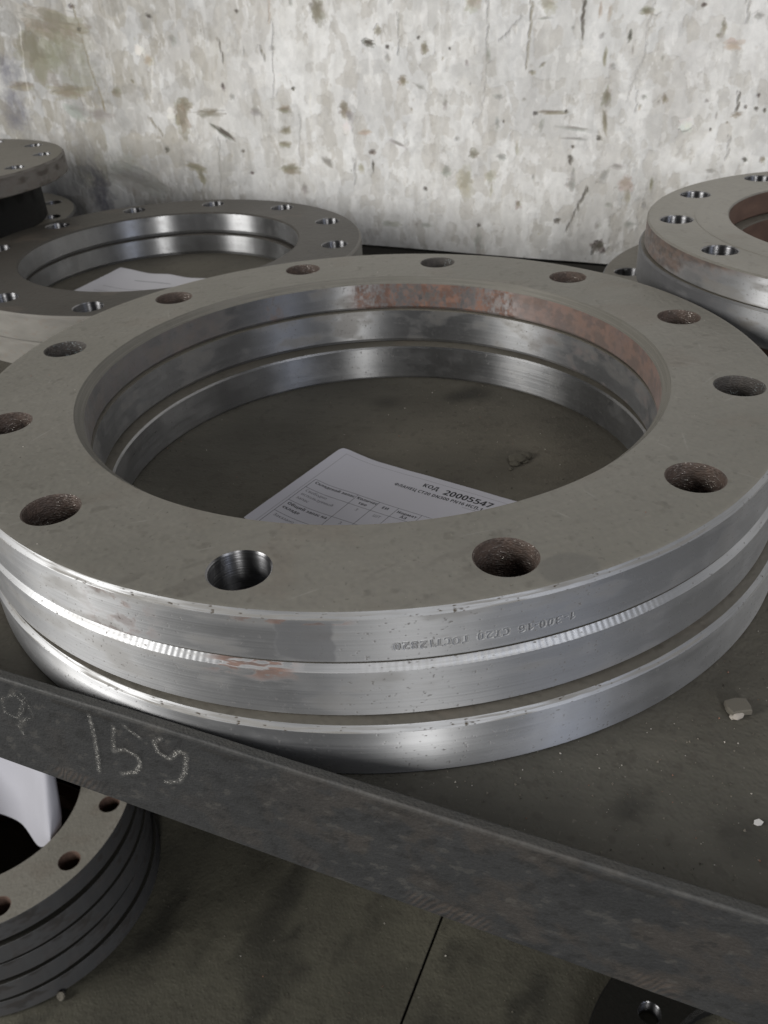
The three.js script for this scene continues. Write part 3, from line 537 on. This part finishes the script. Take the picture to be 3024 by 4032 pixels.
// lower shelf, right: an almost black flange half under the bar
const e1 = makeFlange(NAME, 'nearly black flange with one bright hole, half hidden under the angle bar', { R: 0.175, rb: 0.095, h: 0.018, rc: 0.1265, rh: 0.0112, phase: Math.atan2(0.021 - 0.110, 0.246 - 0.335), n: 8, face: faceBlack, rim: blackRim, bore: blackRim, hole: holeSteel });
e1.position.set(0.335, LOW, 0.110);

// ---------------------------------------------------------------- the angle bar along the shelf front
{
  const bar = thing('angle_bar', 'dark mill-scaled steel angle bar with chalk figures along the shelf front', 'steel bar', [0, 0, 0], -YAW);
  const T = -0.0578, B = -0.119, N0 = 0.2379, N1 = 0.2427, w = 2048, h = 256;
  const tex = textures(w, h, (u, v) => {                         // v runs round the section from the back top edge over the front to the foot
    const s = u * 0.6, a = fbm(u * 26, v * 4, 5), b = fbm(u * 130 + v * 9, v * 18, 4), c0 = fbm(u * 44 + 40, v * 6, 5), f = vn(u * 900, v * 120);
    let c = mix3([0.036, 0.037, 0.038], [0.06, 0.06, 0.06], a); c = mix3(c, [0.085, 0.07, 0.057], sm(0.48, 0.66, c0) * sm(0.3, 0.8, u + 0.35 * (a - 0.5)) * 0.5);
    c = mix3(c, [0.13, 0.122, 0.108], sm(0.66, 0.76, b) * 0.35); c = mix3(c, [0.03, 0.03, 0.03], sm(0.36, 0.28, b) * 0.5);
    const foot = win(v, 0.80, 0.93, 0.03), hatch = 0.5 + 0.5 * Math.sin((u * 210 + v * 16 + 1.1 * vn(u * 75, 3) + 0.5 * vn(u * 200, 5)) * 2 * Math.PI);
    c = mix3(c, [0.13, 0.1, 0.08], foot * hatch * (0.25 + 0.5 * b) * sm(0.5, 0.75, vn(u * 34, 8))); const edge = win(v, 0.065, 0.10, 0.012); c = mix3(c, [0.17, 0.165, 0.155], edge * (0.1 + 0.5 * fbm(u * 70, v * 3, 3)));
    c = mix3(c, [0.1, 0.097, 0.088], win(v, -0.1, 0.065, 0.01) * 0.7); const k = (0.88 + 0.24 * f) * 0.68;
    const lip = win(v, 0.115, 0.15, 0.012) * sm(0.45, 0.6, fbm(u * 16, 4, 3)); c = mix3(c, [0.04, 0.037, 0.033], lip * 0.7);
    return { c: [c[0] * k, c[1] * k, c[2] * k], r: 0.58 + 0.2 * b, m: 0.25, h: 0.4 * a + 0.3 * b + 0.2 * f + 0.16 * foot * hatch * sm(0.4, 0.7, vn(u * 34, 8)) - 0.25 * lip };
  }, { wrap: THREE.MirroredRepeatWrapping });
  const prof = []; const arc = (cx, cy, r, a0, a1, n = 5) => { for (let i = 0; i <= n; i++) { const a = lerp(a0, a1, i / n); prof.push([cx + r * Math.cos(a), cy + r * Math.sin(a)]); } };
  prof.push([N0, B + 0.006]); arc(N0 + 0.0008, T - 0.0008, 0.0008, Math.PI, Math.PI / 2, 3); arc(N1 - 0.0009, T - 0.0009, 0.0009, Math.PI / 2, 0); 
  arc(N1 - 0.0005, B + 0.0005, 0.0005, 0, -Math.PI / 2, 3); prof.push([N0 - 0.055, B]); arc(N0 - 0.055, B + 0.0024, 0.0024, -Math.PI / 2, -Math.PI * 1.5, 4); prof.push([N0 - 0.004, B + 0.0048]); prof.push([N0, B + 0.006]);
  const vmap = (n, y) => (n < N0 ? 0.98 : y > T - 0.0015 ? lerp(0.0, 0.085, (n - N0) / (N1 - N0)) : lerp(0.085, 0.94, (T - y) / (T - B)));
  const S0 = -1.5, S1 = 1.1, ns = 700, pos = [], uv = [], idx = [], P = prof.length;
  for (let i = 0; i <= ns; i++) { const s = lerp(S0, S1, i / ns); prof.forEach(([n, y], k) => { const top = k > 0 && k < 11, j = top ? 0.00035 * (fbm(s * 120, k * 0.6 + 3, 3) - 0.5) + 0.0012 * (fbm(s * 7, 2, 3) - 0.5) : 0.0009 * (fbm(s * 9 + 4, 9, 3) - 0.5); pos.push(s, y + j, n); uv.push((s + 0.3) / 0.6, k === 0 ? -0.3 : vmap(n, y)); }); }
  for (let i = 0; i < ns; i++) for (let k = 0; k + 1 < P; k++) { const q = i * P + k; idx.push(q, q + P, q + 1, q + 1, q + P, q + P + 1); }
  const g = new THREE.BufferGeometry(); g.setAttribute('position', new THREE.Float32BufferAttribute(pos, 3)); g.setAttribute('uv', new THREE.Float32BufferAttribute(uv, 2)); g.setIndex(idx); g.computeVertexNormals();
  mesh('steel_angle', g, std({ ...tex, bumpScale: 0.0009, side: THREE.DoubleSide }), bar);
  // chalk figures: crumbs of chalk caught on the rough scale
  const cs0 = -0.09, cs1 = 0.035, cy0 = -0.112, cy1 = -0.056, CW = 1000, CH = 448, cv = document.createElement('canvas'); cv.width = CW; cv.height = CH; const c = cv.getContext('2d'); c.fillStyle = '#000'; c.fillRect(0, 0, CW, CH);
  const R = rng(77), V = (a, b) => [(a - cs0) / (cs1 - cs0) * CW, (cy1 - b) / (cy1 - cy0) * CH];
  const strokes = [
    ['one', 1.0, [V(-0.028, -0.0625), V(-0.0291, -0.0748), V(-0.031, -0.0873), V(-0.0335, -0.1004)]], ['stem', 0.8, [V(-0.0159, -0.065), V(-0.0185, -0.0737), V(-0.0205, -0.0819)]],
    ['bowl', 1.25, [V(-0.0205, -0.0819), V(-0.0133, -0.0781), V(-0.0076, -0.0798), V(-0.0071, -0.0851), V(-0.0112, -0.0915), V(-0.0199, -0.0963)]], ['flag', 0.8, [V(-0.0098, -0.0623), V(-0.0068, -0.0644), V(-0.0027, -0.067)]],
    ['three', 1.1, [V(0.0088, -0.0626), V(0.0041, -0.0667), V(0.0048, -0.0724), V(0.0102, -0.0745), V(0.017, -0.067), V(0.0201, -0.0685), V(0.017, -0.0796), V(0.0127, -0.0875), V(0.0051, -0.0911)]],
    ['scribble', 0.32, [V(-0.0698, -0.0644), V(-0.0798, -0.0715), V(-0.0817, -0.0802), V(-0.0738, -0.0811), V(-0.0667, -0.0698), V(-0.0698, -0.0644)]], ['scribble', 0.32, [V(-0.0664, -0.0626), V(-0.0644, -0.0661), V(-0.0735, -0.0802), V(-0.0753, -0.0922), V(-0.0764, -0.0865), V(-0.0691, -0.0794), V(-0.0637, -0.0774), V(-0.064, -0.0689)]]];
  c.lineCap = c.lineJoin = 'round'; for (const [, dens, pts] of strokes) for (const [w, al] of [[24, 0.025], [12, 0.035]]) { c.strokeStyle = `rgba(255,255,255,${al * dens})`; c.lineWidth = w; c.beginPath(); pts.forEach(([x, y], i) => (i ? c.lineTo(x, y) : c.moveTo(x, y))); c.stroke(); }
  for (const [, dens, pts] of strokes) for (let i = 0; i + 1 < pts.length; i++) { const [x0, y0] = pts[i], [x1, y1] = pts[i + 1], n = Math.hypot(x1 - x0, y1 - y0) * 3.2 * dens;
    for (let j = 0; j < n; j++) { const t = R(), x = lerp(x0, x1, t) + (R() + R() - 1) * 12, y = lerp(y0, y1, t) + (R() + R() - 1) * 8; if (vn(x * 0.3, y * 0.3) < 0.52 + 0.2 * vn(x * 0.04, y * 0.04)) continue; c.fillStyle = `rgba(255,255,255,${0.35 + 0.65 * R()})`; const s = 0.5 + 1.3 * R() * R(); c.fillRect(x - s, y - s * 0.7, s * 2, s * 1.4); } }
  const at = new THREE.CanvasTexture(cv), pg = new THREE.PlaneGeometry(cs1 - cs0, cy1 - cy0).translate((cs0 + cs1) / 2, (cy0 + cy1) / 2, N1 + 0.0009);
  mesh('chalk_figures', pg, std({ color: new THREE.Color().setRGB(0.62, 0.6, 0.55), alphaMap: at, transparent: true }), bar).userData.label = 'faint pale chalk figures reading 153';
}

// ---------------------------------------------------------------- papers
function paperCanvas() {                                           // 0.185 m x 0.1 m, 8 px per mm
  const K = 8, cv = document.createElement('canvas'); cv.width = 185 * K; cv.height = 100 * K; const c = cv.getContext('2d');
  c.fillStyle = '#c3c2ca'; c.fillRect(0, 0, cv.width, cv.height); c.scale(K, K); c.fillStyle = '#17171a'; c.strokeStyle = '#4a4a50'; c.lineWidth = 0.28;
  c.globalAlpha = 0.5; c.strokeRect(6.5, 5.2, 172, 120); c.globalAlpha = 1;
  c.font = 'bold 5.4px sans-serif'; c.fillText('КОД', 69.3, 12.6); c.font = 'bold 7.6px sans-serif'; c.fillText('20005547', 85, 14.6);
  c.font = 'bold 4.3px sans-serif'; c.save(); c.scale(0.9, 1); c.fillText('ФЛАНЕЦ СТ20 DN300 PN16 ИСП.1', 58.8, 19.7); c.restore();
  const X = [8.3, 41, 57, 70.6, 87, 104, 122, 140, 160, 178], Y = [41, 51.5, 68.5, 82, 96]; c.lineWidth = 0.3;
  for (const y of Y) { c.beginPath(); c.moveTo(X[0], y); c.lineTo(X[X.length - 1], y); c.stroke(); } for (const x of X) { c.beginPath(); c.moveTo(x, Y[0]); c.lineTo(x, 100); c.stroke(); }
  c.font = 'bold 3.6px sans-serif'; c.fillText("Складской запас", 10, 45.4); c.fillText('Количес', 42, 45.2); c.fillText('тво', 46, 49.6); c.fillText('ЕИ', 61.2, 46.6); c.fillText('Нормат', 71.8, 46.4); c.fillText('АЗ', 76.5, 50.4);
  c.font = '3.5px sans-serif'; c.globalAlpha = 0.72; c.fillText('Свободно', 10.5, 55.6); c.fillText('используемый', 10.5, 60.1); c.fillText('запас', 10.5, 64.6); c.fillText('3', 48.5, 56.4); c.fillText('ШТ', 61.5, 56.6); c.globalAlpha = 1;
  c.font = 'bold 3.6px sans-serif'; c.fillText('Общий запас на', 10, 73); c.fillText('складе', 10, 77.6); c.globalAlpha = 0.7; c.font = '3.5px sans-serif'; c.fillText('3', 48.5, 73); c.fillText('ШТ', 61.5, 73); c.fillText('Заказано', 10.5, 86.6);
  c.globalAlpha = 0.5; c.fillRect(103, 21.5, 18, 0.25); c.fillRect(111, 19.5, 0.25, 2); c.globalAlpha = 1;
  const t = new THREE.CanvasTexture(cv); t.colorSpace = THREE.SRGBColorSpace; return t;
}
{
  const PY = THREE.MathUtils.degToRad(35.36), nx = 60, ny = 40, W = 0.185, H = 0.1, pos = [], uv = [], idx = [];
  for (let j = 0; j <= ny; j++) for (let i = 0; i <= nx; i++) {
    let u = i / nx * W, v = j / ny * H; const cu = 0.006, q = Math.hypot(u, v), lift = 0.0006 + 0.0012 * fbm(u * 30 + 3, v * 30, 2) + 0.004 * Math.pow(clamp(1 - u / 0.03), 2);
    uv.push(u / W, 1 - v / H); if (u < cu && v < cu) { const du = cu - u, dv = cu - v, r = Math.hypot(du, dv); if (r > cu) { u = cu - du * cu / r; v = cu - dv * cu / r; } }   // rounded corner
    pos.push(u, lift, v); if (i < nx && j < ny) { const k = j * (nx + 1) + i; idx.push(k, k + nx + 1, k + 1, k + 1, k + nx + 1, k + nx + 2); } void q;
  }
  const g = new THREE.BufferGeometry(); g.setAttribute('position', new THREE.Float32BufferAttribute(pos, 3)); g.setAttribute('uv', new THREE.Float32BufferAttribute(uv, 2)); g.setIndex(idx); g.computeVertexNormals();
  const p = tag(mesh('paper_sheet', g, std({ map: paperCanvas(), roughness: 0.85, side: THREE.DoubleSide })), 'white printed stock sheet with a table, lying inside the front ring', 'paper');
  p.position.set(-0.0221, SHELF + 0.0008, -0.0336); p.rotation.y = -PY;
  // a second sheet inside the left rear stack, seen edge on
  const g2 = new THREE.PlaneGeometry(0.125, 0.1, 26, 20).rotateX(-Math.PI / 2), q2 = g2.attributes.position;
  for (let i = 0; i < q2.count; i++) { const x = q2.getX(i), z = q2.getZ(i); q2.setY(i, 0.002 + 0.004 * Math.pow(clamp((-x - 0.01) / 0.055), 2) + 0.003 * vn(x * 40 + 9, z * 40 + 9)); }
  g2.computeVertexNormals(); const cv = document.createElement('canvas'); cv.width = 520; cv.height = 400; const c = cv.getContext('2d'); c.fillStyle = '#c4c3c8'; c.fillRect(0, 0, 520, 400); c.fillStyle = '#55555c'; c.fillRect(150, 96, 190, 4); c.fillRect(60, 200, 400, 2); c.fillRect(60, 260, 400, 2);
  const t2 = new THREE.CanvasTexture(cv); t2.colorSpace = THREE.SRGBColorSpace;
  const p2 = tag(mesh('paper_sheet', g2, std({ map: t2, roughness: 0.85, side: THREE.DoubleSide })), 'white sheet with a faint line, lying inside the left rear flange stack', 'paper'); p2.position.set(-0.236, SHELF + 0.0006, -0.4065); p2.rotation.y = -0.42;
  // a curled sheet standing in the bore of the lower pile
  const V = (x, y, z) => new THREE.Vector3(x, y, z);
  const cols = [[V(-0.5113, -0.585, -0.2911), V(-0.5183, -0.635, -0.2687), V(-0.511, -0.66, -0.2367)], [V(-0.449, -0.57, -0.2479), V(-0.4593, -0.625, -0.2323), V(-0.4524, -0.64, -0.1984)], [V(-0.4193, -0.56, -0.2211), V(-0.4182, -0.6, -0.1906), V(-0.4072, -0.62, -0.1474)],
    [V(-0.4064, -0.56, -0.2163), V(-0.3965, -0.585, -0.1701), V(-0.3861, -0.597, -0.136)], [V(-0.4006, -0.565, -0.2202), V(-0.3882, -0.587, -0.1782), V(-0.3849, -0.5975, -0.138)], [V(-0.4101, -0.59, -0.2366), V(-0.3852, -0.6, -0.1739), V(-0.3819, -0.602, -0.1594)]];
  const cr = cols.map((k) => new THREE.CatmullRomCurve3(k)), nu = 60, nv = 24, pp = [], uu = [], ii = [];
  for (let b = 0; b <= nv; b++) { const line = new THREE.CatmullRomCurve3(cr.map((k) => k.getPoint(b / nv)), false, 'centripetal'); for (let a = 0; a <= nu; a++) { const q = line.getPoint(a / nu); pp.push(q.x, q.y, q.z); uu.push(a / nu, b / nv); if (a < nu && b < nv) { const k = b * (nu + 1) + a; ii.push(k, k + nu + 1, k + 1, k + 1, k + nu + 1, k + nu + 2); } } }
  const g3 = new THREE.BufferGeometry(); g3.setAttribute('position', new THREE.Float32BufferAttribute(pp, 3)); g3.setAttribute('uv', new THREE.Float32BufferAttribute(uu, 2)); g3.setIndex(ii); g3.computeVertexNormals();
  tag(mesh('paper_sheet', g3, std({ color: new THREE.Color().setRGB(0.5, 0.5, 0.55), roughness: 0.85, side: THREE.DoubleSide })), 'white curled sheet standing in the bore of the lower left pile', 'paper');
}

// ---------------------------------------------------------------- crumbs and chips
function lump(r, seed, sy = 0.6, det = 3, rough = 0.5) { const g = new THREE.IcosahedronGeometry(r, det), p = g.attributes.position; for (let i = 0; i < p.count; i++) { const x = p.getX(i), y = p.getY(i), z = p.getZ(i), k = 1 + rough * (fbm(x / r * 1.3 + 20 + seed, z / r * 1.3 + y / r * 1.1 + 20, 3) - 0.5) * 2; p.setXYZ(i, x * k, y * k * sy, z * k); } g.computeVertexNormals(); return g; }
{
  const chipMat = std({ color: new THREE.Color().setRGB(0.15, 0.137, 0.112) }), pale = std({ color: new THREE.Color().setRGB(0.45, 0.41, 0.36) }), dirt = std({ color: new THREE.Color().setRGB(0.105, 0.096, 0.075) });
  const cc = thing('plaster_chip', 'small grey plaster chip with pale broken edge on the shelf at right', 'chip', [0.1492, SHELF, 0.2146], 0.35); cc.scale.setScalar(0.85);
  const s = new THREE.Shape(); [[-0.0055, 0.001], [-0.0035, 0.005], [0.002, 0.0045], [0.0062, 0.002], [0.0052, -0.002], [0.0035, -0.005], [-0.0015, -0.0035], [-0.0055, -0.0028]].forEach(([x, y], i) => (i ? s.lineTo(x, y) : s.moveTo(x, y)));
  mesh('chip_body', new THREE.ExtrudeGeometry(s, { depth: 0.0026, bevelEnabled: true, bevelSize: 0.0006, bevelThickness: 0.0006, bevelSegments: 1 }).rotateX(-Math.PI / 2).translate(0, 0.0008, 0), chipMat, cc);
  const br = mesh('broken_edge', lump(0.0028, 3, 0.5, 2, 0.7).scale(1.3, 1, 0.6), pale, cc); br.position.set(-0.003, 0.0013, 0.0035);
  const sc = new THREE.Shape(); [[-0.0022, 0], [-0.0008, 0.0015], [0.0018, 0.0014], [0.0026, -0.0008], [0.0006, -0.0018], [-0.0012, -0.0014]].forEach(([x, y], i) => (i ? sc.lineTo(x, y) : sc.moveTo(x, y)));
  const sp = tag(mesh('paper_scrap', new THREE.ExtrudeGeometry(sc, { depth: 0.0005, bevelEnabled: false }).rotateX(-Math.PI / 2), std({ color: new THREE.Color().setRGB(0.75, 0.73, 0.7) })), 'tiny white scrap on the shelf near the right end of the bar', 'scrap'); sp.position.set(0.1354, SHELF + 0.0003, 0.2709); sp.rotation.y = 0.3; sp.scale.setScalar(0.8);
  const dl = thing('dirt_clod', 'crumbled clod of brown dirt on the shelf inside the front ring', 'clod', [0.0915, SHELF, -0.0125]);
  for (const [x, z, r, sd] of [[0, 0, 0.0055, 1], [0.0055, -0.0035, 0.0042, 2], [-0.002, 0.006, 0.0035, 5], [0.004, 0.003, 0.0028, 8], [-0.006, 0.012, 0.0016, 9]]) { const m = mesh('crumb', lump(r, sd, 0.32, 3, 0.45), dirt, dl); m.position.set(x, r * 0.25, z); }
  const pb = tag(mesh('pebble', lump(0.0045, 12, 1.1, 2, 0.6), chipMat), 'small pale crumb at the foot of the lower left pile', 'crumb'); pb.position.set(-0.381, LOW + 0.004, -0.0405);
  // grit strewn over the plates
  const R = rng(99), g = new THREE.TetrahedronGeometry(1, 0), n = 5200, im = new THREE.InstancedMesh(g, std({ color: new THREE.Color().setRGB(1, 1, 1), roughness: 0.9 }), n), M = new THREE.Matrix4(), Q = new THREE.Quaternion(), E = new THREE.Euler(), col = new THREE.Color();
  for (let i = 0; i < n; i++) {
    let x, z, y = SHELF; const k = R();
    if (k < 0.55) { const s0 = lerp(0.05, 0.42, R()), n0 = lerp(-0.05, 0.235, Math.sqrt(R())); x = s0 * Math.cos(YAW) - n0 * Math.sin(YAW); z = s0 * Math.sin(YAW) + n0 * Math.cos(YAW); if (Math.hypot(x, z - 0.0065) < 0.2315) { i--; continue; } }
    else if (k < 0.7) { const a = R() * 6.283, r = 0.158 * Math.sqrt(R()); x = r * Math.cos(a); z = r * Math.sin(a); }
    else if (k < 0.78) { const a = R() * 6.283, r = lerp(0.171, 0.227, R()); x = r * Math.cos(a); z = r * Math.sin(a); y = 0; let bad = false; for (let q = 0; q < 12; q++) { const b = PH + q * Math.PI / 6; if (Math.hypot(x - 0.205 * Math.cos(b), z - 0.205 * Math.sin(b)) < 0.0145) bad = true; } if (bad) { i--; continue; } }
    else { x = lerp(-0.3, 0.35, R()); z = lerp(-0.2, 0.3, R()); y = LOW; if (Math.hypot(x + 0.4765, z + 0.19) < 0.18) { i--; continue; } }
    const s = (0.0002 + 0.0006 * Math.pow(R(), 5)) * (y === LOW ? 1.6 : y === 0 ? 0.55 : 1); E.set(R() * 6, R() * 6, R() * 6); Q.setFromEuler(E); M.compose(new THREE.Vector3(x, y + s * 0.3, z), Q, new THREE.Vector3(s, s * 0.8, s)); im.setMatrixAt(i, M);
    const w = R(); w < 0.06 ? col.setRGB(0.6, 0.56, 0.5) : w < 0.12 ? col.setRGB(0.3, 0.16, 0.11) : w < 0.5 ? col.setRGB(0.09, 0.08, 0.065) : col.setRGB(0.2, 0.18, 0.145); im.setColorAt(i, col);
  }
  im.name = 'grit'; im.castShadow = im.receiveShadow = true; im.userData = { kind: 'stuff', label: 'fine grit and dust grains strewn over shelves and rings', category: 'grit' }; scene.add(im);
}

renderer.render(scene, camera);
